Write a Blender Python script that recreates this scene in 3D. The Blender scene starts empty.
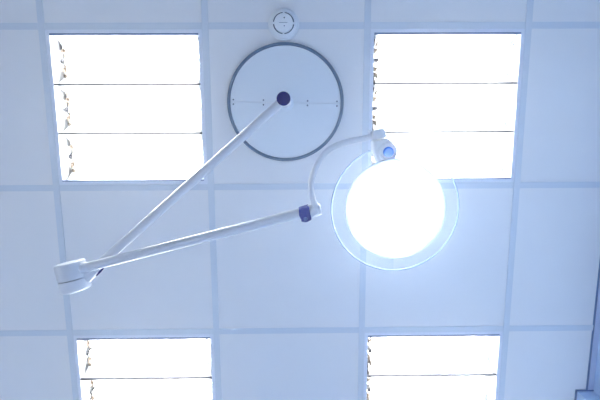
import bpy, bmesh, math, random
from mathutils import Vector, Matrix, Quaternion
random.seed(4)
PI = math.pi
SC = bpy.context.scene
COL = SC.collection
H = 2.5                       # height of the suspended ceiling above the floor

# ------------------------------------------------------------------ materials
def mat(name, col, rough=.5, metal=0., emit=None, strength=0., noise=0., nscale=30., bump=0., bscale=200., spec=.5, coat=0.):
    m = bpy.data.materials.new(name); m.use_nodes = True
    nt = m.node_tree; b = nt.nodes['Principled BSDF']
    b.inputs['Base Color'].default_value = (*col, 1)
    b.inputs['Roughness'].default_value = rough
    b.inputs['Metallic'].default_value = metal
    b.inputs['Specular IOR Level'].default_value = spec
    b.inputs['Coat Weight'].default_value = coat
    tc = nt.nodes.new('ShaderNodeTexCoord')
    if noise:
        n = nt.nodes.new('ShaderNodeTexNoise'); n.inputs['Scale'].default_value = nscale; n.inputs['Detail'].default_value = 5
        r = nt.nodes.new('ShaderNodeMix'); r.data_type = 'RGBA'
        r.inputs[6].default_value = (*[c*(1-noise) for c in col], 1)
        r.inputs[7].default_value = (*[min(1, c*(1+noise)) for c in col], 1)
        nt.links.new(tc.outputs['Object'], n.inputs['Vector'])
        nt.links.new(n.outputs['Fac'], r.inputs[0]); nt.links.new(r.outputs[2], b.inputs['Base Color'])
    if bump:
        n2 = nt.nodes.new('ShaderNodeTexNoise'); n2.inputs['Scale'].default_value = bscale; n2.inputs['Detail'].default_value = 3
        bp = nt.nodes.new('ShaderNodeBump'); bp.inputs['Strength'].default_value = bump; bp.inputs['Distance'].default_value = .002
        nt.links.new(tc.outputs['Object'], n2.inputs['Vector'])
        nt.links.new(n2.outputs['Fac'], bp.inputs['Height']); nt.links.new(bp.outputs['Normal'], b.inputs['Normal'])
    if emit:
        b.inputs['Emission Color'].default_value = (*emit, 1)
        b.inputs['Emission Strength'].default_value = strength
    return m

TUBE_E, LAMP_E = 54., 110.
M = dict(
    tile=mat('mineral_tile', (.82, .83, .85), .9, noise=.015, nscale=6, bump=.12, bscale=260, spec=.2),
    grid=mat('grid_enamel', (.64, .70, .77), .45),
    frame=mat('light_frame_enamel', (.74, .79, .88), .4),
    housing=mat('white_enamel', (.88, .9, .92), .4),
    reflector=mat('satin_reflector', (.9, .91, .93), .25, noise=.01),
    divider=mat('reflector_edge', (.06, .065, .08), .6, spec=.1),
    holder=mat('lampholder_plastic', (.012, .012, .02), .5),
    bracket=mat('end_bracket_reflection', (.13, .105, .085), .8, noise=.4, nscale=60, spec=.1),
    tube=mat('fluorescent_tube', (.9, .9, .9), .3, emit=(.99, .99, .955), strength=TUBE_E),
    cream=mat('warm_wall_paint', (.80, .78, .74), .7, noise=.01, nscale=4, bump=.05),
    dim=mat('grey_wall_paint', (.20, .22, .26), .7, noise=.01, nscale=4, bump=.05),
    wall=mat('wall_paint', (.50, .65, .86), .7, noise=.01, nscale=4, bump=.05),
    floor=mat('vinyl_floor', (.66, .67, .70), .5, noise=.05, nscale=40),
    trim=mat('wall_angle_enamel', (.52, .60, .78), .45),
    gap=mat('shadow_seal', (.15, .21, .36), .7),  # seal strips; also the painted gap shadow along wall and post
    plate=mat('plate_enamel', (.73, .79, .85), .45, noise=.01, nscale=8),
    gasket=mat('grey_blue_gasket', (.10, .155, .24), .55),
    screw=mat('dark_screw', (.10, .12, .18), .4, metal=.6),
    white=mat('lamp_white_paint', (.60, .63, .69), .35, coat=.2),
    rail=mat('pale_blue_rail', (.40, .47, .60), .4),
    navy=mat('navy_plastic', (.006, .007, .11), .5, spec=.12),
    joint=mat('joint_blue_plastic', (.010, .016, .20), .5, spec=.12),
    jscrew=mat('joint_screw_blue', (.03, .07, .30), .4),
    blue=mat('blue_plastic', (.003, .17, .66), .4, spec=.15),
    plastic=mat('detector_plastic', (.80, .84, .88), .45),
    vent=mat('detector_vent', (.06, .08, .12), .6),
    lens=mat('glowing_lens', (.9, .93, 1), .2, emit=(.56, .73, 1.0), strength=LAMP_E),
    glow=mat('glowing_lens_rim', (.9, .93, 1), .3, emit=(.66, .80, 1.0), strength=1.0),
)
def acrylic(name, opacity, tint):
    m = bpy.data.materials.new(name); m.use_nodes = True
    nt = m.node_tree; nt.nodes.clear()
    out = nt.nodes.new('ShaderNodeOutputMaterial')
    tr = nt.nodes.new('ShaderNodeBsdfTransparent'); tr.inputs[0].default_value = (.97, .985, 1, 1)
    tl = nt.nodes.new('ShaderNodeBsdfTranslucent'); tl.inputs[0].default_value = (*tint, 1)
    df = nt.nodes.new('ShaderNodeBsdfDiffuse'); df.inputs[0].default_value = (*tint, 1)
    a = nt.nodes.new('ShaderNodeMixShader'); a.inputs[0].default_value = .5
    b = nt.nodes.new('ShaderNodeMixShader'); b.inputs[0].default_value = opacity
    nt.links.new(tl.outputs[0], a.inputs[1]); nt.links.new(df.outputs[0], a.inputs[2])
    nt.links.new(tr.outputs[0], b.inputs[1]); nt.links.new(a.outputs[0], b.inputs[2])
    nt.links.new(b.outputs[0], out.inputs[0])
    return m
M['acrylic'] = acrylic('frosted_acrylic', .03, (.92, .94, 1))

# ------------------------------------------------------------------ mesh helpers
def add_box(bm, x0, x1, y0, y1, z0, z1, mx=None):
    vs = [bm.verts.new((x, y, z)) for x in (x0, x1) for y in (y0, y1) for z in (z0, z1)]
    for f in ((0, 1, 3, 2), (4, 6, 7, 5), (0, 4, 5, 1), (2, 3, 7, 6), (0, 2, 6, 4), (1, 5, 7, 3)):
        bm.faces.new([vs[i] for i in f])
    if mx: bmesh.ops.transform(bm, matrix=mx, verts=vs)
    return vs

def frame_to(axis):
    return Vector((0, 0, 1)).rotation_difference(Vector(axis).normalized()).to_matrix().to_4x4()

def add_lathe(bm, prof, origin=(0, 0, 0), axis=(0, 0, 1), n=48):
    """revolve (radius, height) pairs about the axis"""
    mx = Matrix.Translation(origin) @ frame_to(axis)
    rings = []
    for r, z in prof:
        if r < 1e-6: rings.append([bm.verts.new(mx @ Vector((0, 0, z)))])
        else: rings.append([bm.verts.new(mx @ Vector((r*math.cos(2*PI*k/n), r*math.sin(2*PI*k/n), z))) for k in range(n)])
    for a, b in zip(rings, rings[1:]):
        for k in range(n):
            k2 = (k+1) % n
            if len(a) == 1 and len(b) == 1: continue
            if len(a) == 1: bm.faces.new((a[0], b[k2], b[k]))
            elif len(b) == 1: bm.faces.new((a[k], a[k2], b[0]))
            else: bm.faces.new((a[k], a[k2], b[k2], b[k]))

def cyl_prof(r, z0, z1, bev=.002):
    return [(0, z0), (r-bev, z0), (r-.3*bev, z0+.3*bev), (r, z0+bev), (r, z1-bev), (r-.3*bev, z1-.3*bev), (r-bev, z1), (0, z1)]

def add_tube(bm, pts, rad, n=16, closed=False, caps=True, squash=None):
    pts = [Vector(p) for p in pts]; N = len(pts)
    rads = rad if isinstance(rad, (list, tuple)) else [rad]*N
    up = None; rings = []
    for i, p in enumerate(pts):
        a = pts[(i-1) % N] if (closed or i > 0) else p
        b = pts[(i+1) % N] if (closed or i < N-1) else p
        t = (b-a).normalized()
        if up is None: up = t.orthogonal() if abs(t.z) > .9 else Vector((0, 0, 1))
        s = t.cross(up).normalized(); u = s.cross(t).normalized()
        if abs(t.z) < .9: up = u
        rings.append([bm.verts.new(p + rads[i]*(math.cos(2*PI*k/n)*s + (squash or 1)*math.sin(2*PI*k/n)*u)) for k in range(n)])
    for i in range(N if closed else N-1):
        a, b = rings[i], rings[(i+1) % N]
        for k in range(n): bm.faces.new((a[k], a[(k+1) % n], b[(k+1) % n], b[k]))
    if caps and not closed:
        bm.faces.new(list(reversed(rings[0]))); bm.faces.new(rings[-1])

def add_prism(bm, poly, z0, z1, bev=0.):
    a = [bm.verts.new((x, y, z0)) for x, y in poly]; b = [bm.verts.new((x, y, z1)) for x, y in poly]
    n = len(poly); fs = [bm.faces.new(a), bm.faces.new(list(reversed(b)))]
    for k in range(n): fs.append(bm.faces.new((a[k], b[k], b[(k+1) % n], a[(k+1) % n])))
    if bev:
        es = {e for f in fs for e in f.edges}
        bmesh.ops.bevel(bm, geom=list(es), offset=bev, segments=3, affect='EDGES', profile=.5)

def add_arc_slab(bm, cx, cy, r0, r1, a0, a1, z0, z1, n=48):
    full = abs(a1-a0) >= 2*PI-1e-6; m = n if full else n+1
    rows = []
    for k in range(m):
        a = a0+(a1-a0)*k/n; c, s = math.cos(a), math.sin(a)
        rows.append([bm.verts.new((cx+r*c, cy+r*s, z)) for r, z in ((r0, z0), (r1, z0), (r1, z1), (r0, z1))])
    for k in range(n):
        p, q = rows[k], rows[(k+1) % m]
        for j in range(4): bm.faces.new((p[j], p[(j+1) % 4], q[(j+1) % 4], q[j]))
    if not full:
        bm.faces.new(rows[0]); bm.faces.new(list(reversed(rows[-1])))

def smooth_curve(pts, sub=6):
    P = [Vector(p) for p in pts]; out = []
    for i in range(len(P)-1):
        p0, p1, p2, p3 = P[max(i-1, 0)], P[i], P[i+1], P[min(i+2, len(P)-1)]
        for k in range(sub):
            t = k/sub
            out.append(.5*((2*p1)+(-p0+p2)*t+(2*p0-5*p1+4*p2-p3)*t*t+(-p0+3*p1-3*p2+p3)*t**3))
    out.append(P[-1]); return out

def obj(name, bm, material, parent=None, bevel=0., loc=None, angle=35):
    bmesh.ops.recalc_face_normals(bm, faces=bm.faces)
    me = bpy.data.meshes.new(name)
    for f in bm.faces: f.smooth = True
    bm.to_mesh(me); bm.free()
    me.set_sharp_from_angle(angle=math.radians(angle))
    me.materials.append(M[material] if isinstance(material, str) else material)
    o = bpy.data.objects.new(name, me); COL.objects.link(o)
    if parent: o.parent = parent
    if loc: o.location = loc
    if bevel:
        b = o.modifiers.new('bevel', 'BEVEL'); b.width = bevel; b.segments = 2; b.limit_method = 'ANGLE'
    return o
def new(): return bmesh.new()
def thing(name, label, cat, loc, group=None):
    o = bpy.data.objects.new(name, None); COL.objects.link(o); o.location = loc; o.empty_display_size = .05
    o['label'] = label; o['category'] = cat
    if group: o['group'] = group
    return o
def struct(name, bm, m, parent=None, label=None):
    o = obj(name, bm, m, parent); o['kind'] = 'structure'
    if label: o['label'] = label
    return o
def copy_tree(o, parent=None):
    c = o.copy(); COL.objects.link(c)
    if parent: c.parent = parent
    for ch in [x for x in bpy.data.objects if x.parent == o]: copy_tree(ch, c)
    return c

# ------------------------------------------------------------------ the room
X0, X1, Y0, Y1 = -.72, 2.192, -1.5, 3.0        # inner faces of the walls
T = .6
LIGHTS = [(0, 0), (2, 0), (0, 2), (2, 2)]       # grid cells that hold a light
PIL = (2.122, 1.486, 1.93)                      # the boxed-in corner post on the right wall
EDGE = 2.163

b = new(); add_box(b, X0-.1, X1+.1, Y0-.1, Y1+.1, -.1, 0); struct('floor', b, 'floor')
b = new(); add_box(b, X0-.1, X0, Y0-.1, Y1+.1, 0, H+.12); struct('wall_left', b, 'cream')  # unseen wall, set close and pale to brighten the left of the ceiling
b = new(); add_box(b, X1, X1+.1, Y0-.1, Y1+.1, 0, H+.12); struct('wall_right', b, 'wall')
b = new(); add_box(b, X0, X1, Y0-.1, Y0, 0, H+.12); struct('wall_back', b, 'dim')  # unseen wall, pulled in and darkened to dim the ceiling near it
b = new(); add_box(b, X0, X1, Y1, Y1+.1, 0, H+.12); struct('wall_front', b, 'wall')
b = new(); add_box(b, PIL[0], X1, PIL[1], PIL[2], 0, H+.02); struct('wall_corner', b, 'wall', label='square boxed-in post standing out from the right wall')

def clip(a0, a1, lo, hi): return max(a0, lo), min(a1, hi)
b = new()                                        # lay-in tiles, one mesh (the ceiling's pattern)
for i in range(-3, 4):
    for j in range(-4, 5):
        if (i, j) in LIGHTS: continue
        x0, x1 = clip(i*T+.003, (i+1)*T-.003, X0, EDGE); y0, y1 = clip(j*T+.003, (j+1)*T-.003, Y0, Y1)
        if x1-x0 < .01 or y1-y0 < .01: continue
        add_box(b, x0, x1, y0, y1, H+.003, H+.018)
ceiling = struct('ceiling', b, 'tile')
b = new()                                        # exposed T-bars: long runners and short cross bars
for i in range(-3, 4):
    add_box(b, i*T-.012, i*T+.012, Y0, Y1, H-.0005, H+.0025)
for j in range(-3, 5):
    for i in range(-3, 4):
        x0, x1 = clip(i*T+.0125, (i+1)*T-.0125, X0, EDGE)
        if x1-x0 < .01: continue
        add_box(b, x0, x1, j*T-.012, j*T+.012, H, H+.0025)
struct('ceiling_grid', b, 'grid', ceiling)
b = new(); add_box(b, EDGE+.006, X1, Y0, PIL[1]-.006, H-.001, H+.0015); add_box(b, EDGE+.006, X1, PIL[2], Y1, H-.001, H+.0015); struct('trim_1', b, 'trim')
b = new(); add_box(b, EDGE-.002, EDGE+.007, Y0, Y1, H+.0025, H+.02); struct('gap_shadow_wall', b, 'gap')  # dark strip filling the edge slot, standing in for its shadow
b = new(); add_box(b, PIL[0]-.006, X1, PIL[1]-.006, PIL[1], H-.003, H+.002); add_box(b, PIL[0]-.006, PIL[0], PIL[1], PIL[2], H-.003, H+.002); struct('gap_shadow_post', b, 'gap')  # shadow line around the post head, painted as dark strips

# ------------------------------------------------------------------ recessed lights
OP0, OP1, DEP = .026, .574, .095
def make_light():
    t = thing('ceiling_light', '', 'ceiling light', (0, 0, H), 'recessed square ceiling lights')
    b = new()
    for q in ((.0125, .5875, .0125, OP0), (.0125, .5875, OP1, .5875), (.0125, OP0, OP0, OP1), (OP1, .5875, OP0, OP1)):
        add_box(b, *q, .0005, .003)
    obj('frame', b, 'frame', t)
    b = new()
    w = .004
    add_box(b, OP0-w, OP1+w, OP0-w, OP1+w, DEP, DEP+.004)
    for q in ((OP0-w, OP1+w, OP0-w, OP0), (OP0-w, OP1+w, OP1, OP1+w), (OP0-w, OP0, OP0, OP1), (OP1, OP1+w, OP0, OP1)):
        add_box(b, *q, .003, DEP)
    obj('housing', b, 'housing', t)
    b = new()                                    # dark sealing strip along one lip of the opening
    add_box(b, OP0, OP1, OP0-.001, OP0+.0065, .0002, .006); obj('seal_strip', b, 'gap', t)
    b = new(); add_box(b, OP0, OP1, OP1-.004, OP1+.001, .0002, .006); obj('seal_strip', b, 'gap', t)
    bay = (OP1-OP0)/3
    for k in range(3):
        y0, y1 = OP0+k*bay, OP0+(k+1)*bay; yc = (y0+y1)/2
        b = new()                                # curved trough reflector
        prof = []
        for q in range(17):
            u = -1+2*q/16
            prof.append((yc+u*(bay/2-.002), .088-.075*abs(u)**2.6))
        top = [[b.verts.new((x, y, z)) for y, z in prof] for x in (OP0+.012, OP1-.012)]
        bot = [[b.verts.new((x, y, z+.0012)) for y, z in prof] for x in (OP0+.012, OP1-.012)]
        for q in range(16):
            b.faces.new((top[0][q], top[0][q+1], top[1][q+1], top[1][q])); b.faces.new((bot[0][q], bot[1][q], bot[1][q+1], bot[0][q+1]))
        obj('reflector', b, 'reflector', t)
        b = new(); add_lathe(b, cyl_prof(.013, 0, .496, .003), (.054, yc, .052), (1, 0, 0), 20); obj('fluorescent_tube', b, 'tube', t)
        for s, x, mm in ((1, .044, 'holder'), (-1, .560, 'housing')):
            b = new(); add_box(b, -.006, .006, -.007, .007, -.007, .030); add_lathe(b, cyl_prof(.0072, .005, .0125, .001), (0, 0, 0), (s, 0, 0), 16)
            bmesh.ops.translate(b, verts=b.verts, vec=(x, yc, .052)); obj('lampholder', b, mm, t, bevel=.0015)
    for k in (1, 2):
        y = OP0+k*bay
        b = new(); add_box(b, OP0, OP1, y-.0035, y+.0035, .0015, .012); obj('divider', b, 'divider', t)
    for s, x, mm in ((1, .038, 'bracket'), (-1, .557, 'housing')):           # end brackets; tan tabs stand in for reflections in the trough ends
        b = new()
        for k in range(3):
            yc = OP0+(k+.5)*bay
            for dy, w, z0, z1, lean in ((-.070, .026, .030, .078, .010), (-.040, .018, .050, .082, .004), (.030, .016, .045, .082, .006), (.058, .030, .022, .074, .012), (.078, .020, .040, .08, .006)):
                z0 = max(z0, .046)
                add_box(b, min(x, x+s*.013), max(x, x+s*.013), yc+dy-w*.3, yc+dy+w*.3, z0+.012, z0+.014)
                vs = add_box(b, x-.001, x+.001, yc+dy-w/2, yc+dy+w/2, z0, z1)
                for v in vs:
                    if v.co.z < (z0+z1)/2: v.co.x += s*lean; v.co.y += .006
        add_box(b, x-.001, x+.001, OP0+.004, OP1-.004, .079, .088)
        obj('end_bracket', b, mm, t)
    b = new(); add_lathe(b, cyl_prof(.003, -.002, .001, .0008), (.548, .068, .0), (0, 0, 1), 14); obj('catch', b, 'screw', t)
    return t
LABELS = {(0, 0): 'lit square ceiling light left of the round cover plate, crossed by the long upper arm',
          (2, 0): 'lit square ceiling light partly behind the glowing round lamp head',
          (0, 2): 'lit square ceiling light below the white elbow joint, at lower left',
          (2, 2): 'lit square ceiling light below the glowing lamp head, nearest the corner post'}
proto = make_light()
for q, c in enumerate(LIGHTS):
    o = proto if q == 0 else copy_tree(proto)
    o.location = (c[0]*T, c[1]*T, H); o['label'] = LABELS[c]

# ------------------------------------------------------------------ smoke detector
SD = Vector((.890, -.003, H))
t = thing('smoke_detector', 'small round white smoke detector on the ceiling grid above the round plate', 'smoke detector', SD)
b = new(); add_lathe(b, [(0, 0), (.056, 0), (.0575, -.002), (.0575, -.010), (.055, -.013), (0, -.013)]); obj('base', b, 'plastic', t)
b = new(); add_lathe(b, [(.053, -.013), (.0525, -.022), (.048, -.028), (.0395, -.034), (.0385, -.033), (.0385, -.020), (0, -.020)]); obj('body', b, 'plastic', t)
b = new(); add_lathe(b, [(.0384, -.0205), (.0384, -.0285), (.0345, -.0285), (.0345, -.0205)]); obj('vent', b, 'vent', t)
b = new(); add_lathe(b, [(.0344, -.0205), (.0344, -.036), (.033, -.0395), (.020, -.041), (0, -.0413)])
for k in range(4):
    a = PI/2*k+.02
    add_box(b, .032, .041, -.0035, .0035, -.0345, -.021, Matrix.Rotation(a, 4, 'Z'))
obj('cap', b, 'plastic', t)
b = new(); add_lathe(b, cyl_prof(.0026, -.0425, -.0405, .0006), (.003, -.017, 0), n=12); obj('indicator', b, 'vent', t)
b = new(); add_lathe(b, cyl_prof(.0022, -.0425, -.0405, .0006), (.003, .011, 0), n=12)
add_box(b, -.016, .014, -.0007, .0007, -.0418, -.0405); obj('test_mark', b, 'gasket', t)

# ------------------------------------------------------------------ the examination lamp
CX, CY = .894, .2795
R0 = Vector((CX, CY, H))
lamp = thing('examination_lamp', 'white jointed examination lamp hanging from a round ceiling plate, its round head glowing', 'lamp', R0)
def L(x, y, d): return Vector((x-CX, y-CY, -d))          # room x, y and depth below the ceiling, seen from the lamp's base
# round cover plate in two halves
b = new(); add_lathe(b, [(.2075, 0), (.2075, -.014), (.2095, -.018), (.2175, -.018), (.2195, -.015), (.2195, 0)], n=96); obj('rim', b, 'gasket', lamp)
tilt = math.radians(1.2)
for s in (1, -1):
    b = new()
    n = 48; a0 = 0 if s > 0 else PI
    outline = [(.2073*math.cos(a0+PI*k/n), .2073*math.sin(a0+PI*k/n)+s*.0007) for k in range(n+1)]
    add_prism(b, outline, -.013, -.001)
    bmesh.ops.rotate(b, verts=b.verts, cent=(0, 0, 0), matrix=Matrix.Rotation(tilt, 3, 'Z'))
    half = obj('cover_plate', b, 'plate', lamp)
    for x in (-.196, -.083, .083, .194):
        b = new(); add_lathe(b, cyl_prof(.0030, -.0145, -.012, .0008), Matrix.Rotation(tilt, 3, 'Z') @ Vector((x, s*.0085, 0)), n=12); obj('screw', b, 'screw', half)
b = new(); add_lathe(b, [(.0195, -.03), (.021, -.022), (.028, -.018), (.031, -.016), (.0315, -.013), (0, -.013)]); obj('flange', b, 'plate', lamp)
b = new(); add_lathe(b, cyl_prof(.0195, -.338, -.013, .002), L(CX, CY, 0)); obj('column', b, 'white', lamp)
b = new(); add_lathe(b, [(0, -.353), (.0185, -.353), (.0208, -.3515), (.0214, -.349), (.0214, -.337), (0, -.337)]); obj('end_cap', b, 'navy', lamp)
# elbow: two drums on one axis
top, split, bot = L(.2190, .7800, .390), L(.2322, .8400, .397), L(.2394, .8700, .399)
ax = (top-bot).normalized()
A1a, A1b = L(.8945, .2815, .322), L(.2410, .8505, .395)
A2a, A2b = L(.2270, .8062, .400), L(.9440, .6143, .460)
mid = bot + ax*.0385
up_len, low_len, RE = (top-mid).length, .0385, .0465
b = new(); add_tube(b, [A1a, A1a.lerp(A1b, .5), A1b], [.0142, .0145, .0150], 24); obj('upper_arm', b, 'white', lamp)
lo = new(); add_lathe(lo, [(0, -low_len), (RE-.008, -low_len), (RE-.003, -low_len+.002), (RE-.0008, -low_len+.006), (RE, -low_len+.010), (RE, -.0022), (RE-.002, -.0008), (0, -.0008)], mid, ax, 64)
d1 = (A1a-A1b).normalized()
add_tube(lo, [A1b+d1*.02, A1b+d1*.055, A1b+d1*.075], [.023, .020, .0165], 24)
obj('elbow_drum', lo, 'white', lamp)
b = new(); add_lathe(b, [(0, .0008), (RE-.002, .0008), (RE, .0022), (RE, up_len-.006), (RE-.0012, up_len-.0025), (RE-.005, up_len), (RE-.007, up_len-.001), (0, up_len-.001)], mid, ax, 64)
d2 = (A2b-A2a).normalized()
add_tube(b, [A2a+d2*.03, A2a+d2*.056, A2a+d2*.062], [.0175, .0165, .0152], 24)
obj('elbow_drum', b, 'white', lamp)
side = (Vector((.65, .75, 0)) - d1*d1.dot(Vector((.65, .75, 0)))).normalized()
b = new(); add_tube(b, [A1b+d1*q+side*h for q, h in ((.056, .0185), (.064, .0190), (.080, .0170), (.095, .0150), (.104, .0135))], [.001, .0034, .0042, .0036, .001], 14); obj('rubber_pad', b, 'navy', lamp)
b = new(); add_tube(b, [A2a, A2a.lerp(A2b, .5), A2b], [.0152, .0152, .0152], 24); obj('lower_arm', b, 'white', lamp)
# end joint of the lower arm
PXS = .00293
def J(px, py, d=.46): return ((px-300)*PXS+.9415-CX, (py-213.2)*PXS+.6148-CY)
b = new(); add_prism(b, [J(298.6, 208), (J(308.6, 204.8)), J(310.0, 211), J(311.6, 218.6), J(306.5, 221.2), J(301.2, 220.6), J(301, 215.8), J(299, 215.2)], -.482, -.440, .003)
sleeve = obj('joint_sleeve', b, 'joint', lamp)
sx, sy = J(305.4, 217.6); b = new(); add_lathe(b, cyl_prof(.0058, -.4835, -.48, .001), (sx, sy, 0), n=20); obj('screw', b, 'jscrew', sleeve)
jc = L(.9720, .6085, .4625); ju = Vector((.97, -.245, -.03)).normalized()
b = new(); add_lathe(b, [(0, -.005), (.0175, -.005), (.0192, -.003), (.0198, 0), (.0198, .0195), (.0188, .0225), (.0175, .0235), (.0175, .0265), (.0165, .030), (.014, .032), (0, .0325)], jc, ju, 40); obj('end_joint', b, 'white', lamp)
path = [(.9870, .6030), (.9838, .5858), (.9752, .5592), (.9736, .5299), (.9794, .5009), (.9937, .4663), (1.0137, .4378), (1.0422, .4180), (1.0848, .4041), (1.1247, .3972), (1.1560, .3890)]
b = new(); add_tube(b, smooth_curve([L(x, y, .470) for x, y in path]), .0086, 18)
add_tube(b, [L(.9868, .6035, .4695), L(.9842, .588, .470), L(.9825, .5815, .470)], [.0112, .0112, .009], 18)
obj('bracket', b, 'white', lamp)
# hinge that carries the head
def W(px, py): return ((px-300)*.002845+.9413-CX, (py-208.5)*.002845+.5938-CY)
b = new(); add_prism(b, [(x-CX, y-CY) for x, y in ((1.1484, .3751), (1.1782, .3679), (1.1870, .3935), (1.1448, .4020))], -.492, -.448, .004); hb = obj('hinge_block', b, 'white', lamp)
b = new(); bmesh.ops.create_uvsphere(b, u_segments=16, v_segments=10, radius=.0062, matrix=Matrix.Translation(L(1.1400, .3790, .472))); obj('pivot_pin', b, 'white', hb)
b = new(); add_prism(b, [(x-CX, y-CY) for x, y in ((1.1450, .4040), (1.1872, .3955), (1.2100, .4150), (1.2140, .4450), (1.2000, .4650), (1.1600, .4680), (1.1480, .4350))], -.507, -.452, .006)
add_lathe(b, [(.027, -.49), (.027, -.510), (.0255, -.514), (.022, -.516), (.0195, -.514), (0, -.514)], L(1.1861, .4330, 0), (0, 0, 1), 40)
hm = obj('head_mount', b, 'white', lamp)
b = new(); add_lathe(b, [(0, -.524), (.0115, -.524), (.0140, -.522), (.0146, -.519), (.0146, -.513), (0, -.513)], L(1.1861, .4330, 0), (0, 0, 1), 32); obj('knob', b, 'blue', hm)
# the head: shallow dome, glowing lens, clear guard and rail
HC = L(1.2085, .5920, .52)
b = new(); add_lathe(b, [(0, .066), (.05, .064), (.095, .052), (.125, .032), (.140, .010), (.1425, 0), (.1425, -.005), (.140, -.008), (.131, -.0085), (.126, -.005), (.126, .004), (0, .004)], HC, (0, 0, 1), 96); head = obj('lamp_head', b, 'white', lamp)
b = new(); add_lathe(b, [(.1255, .002), (.1255, -.005), (.119, -.012), (.104, -.019), (.06, -.025), (0, -.0265)], HC, (0, 0, 1), 96); obj('lens', b, 'lens', head)
b = new(); add_arc_slab(b, HC.x, HC.y, .1430, .1785, PI/2, PI/2+math.radians(152), HC.z-.002, HC.z+.002, 64); obj('guard', b, 'acrylic', head)
n = 128; a0, a1 = math.radians(-86), math.radians(246)
b = new(); add_tube(b, [HC+Vector((.1795*math.cos(a0+(a1-a0)*k/n), .1795*math.sin(a0+(a1-a0)*k/n), 0)) for k in range(n+1)], .0026, 10)
obj('guard_rail', b, 'rail', head)

# ------------------------------------------------------------------ camera
Rm = ((0.9999129988980867, 0.004425515554995057, -0.012426159773136838), (-0.006440240089665887, 0.9859179169822296, -0.16710590737914943), (0.011511643767181457, 0.16717139643340276, 0.9858606424197508))
cam = bpy.data.cameras.new('camera'); co = bpy.data.objects.new('camera', cam); COL.objects.link(co)
cam.sensor_width = 36; cam.lens = 466.475/600*36; cam.clip_start = .02
mw = Matrix(((Rm[0][0], -Rm[1][0], -Rm[2][0], .92599), (Rm[0][1], -Rm[1][1], -Rm[2][1], .34701), (Rm[0][2], -Rm[1][2], -Rm[2][2], H-1.80679), (0, 0, 0, 1)))
co.matrix_world = mw
SC.camera = co

w = bpy.data.worlds.new('world'); SC.world = w; w.use_nodes = True
w.node_tree.nodes['Background'].inputs[0].default_value = (.01, .012, .02, 1)
BLOOM_HAZE = .017  # thin scatter added to imitate lens bloom around the lamp
if BLOOM_HAZE:
    vs = w.node_tree.nodes.new('ShaderNodeVolumeScatter'); vs.inputs['Density'].default_value = BLOOM_HAZE; vs.inputs['Anisotropy'].default_value = .86
    vs.inputs['Color'].default_value = (1, 1, 1, 1)
    w.node_tree.links.new(vs.outputs[0], w.node_tree.nodes['World Output'].inputs['Volume'])
SC.view_settings.view_transform = 'Standard'; SC.view_settings.look = 'None'
SC.view_settings.gamma = 1; SC.view_settings.use_curve_mapping = False
SC.view_settings.exposure = .13
SC.cycles.max_bounces = 14; SC.cycles.diffuse_bounces = 10; SC.cycles.transparent_max_bounces = 12
SC.cycles.sample_clamp_indirect = 8; SC.cycles.caustics_reflective = False; SC.cycles.caustics_refractive = False
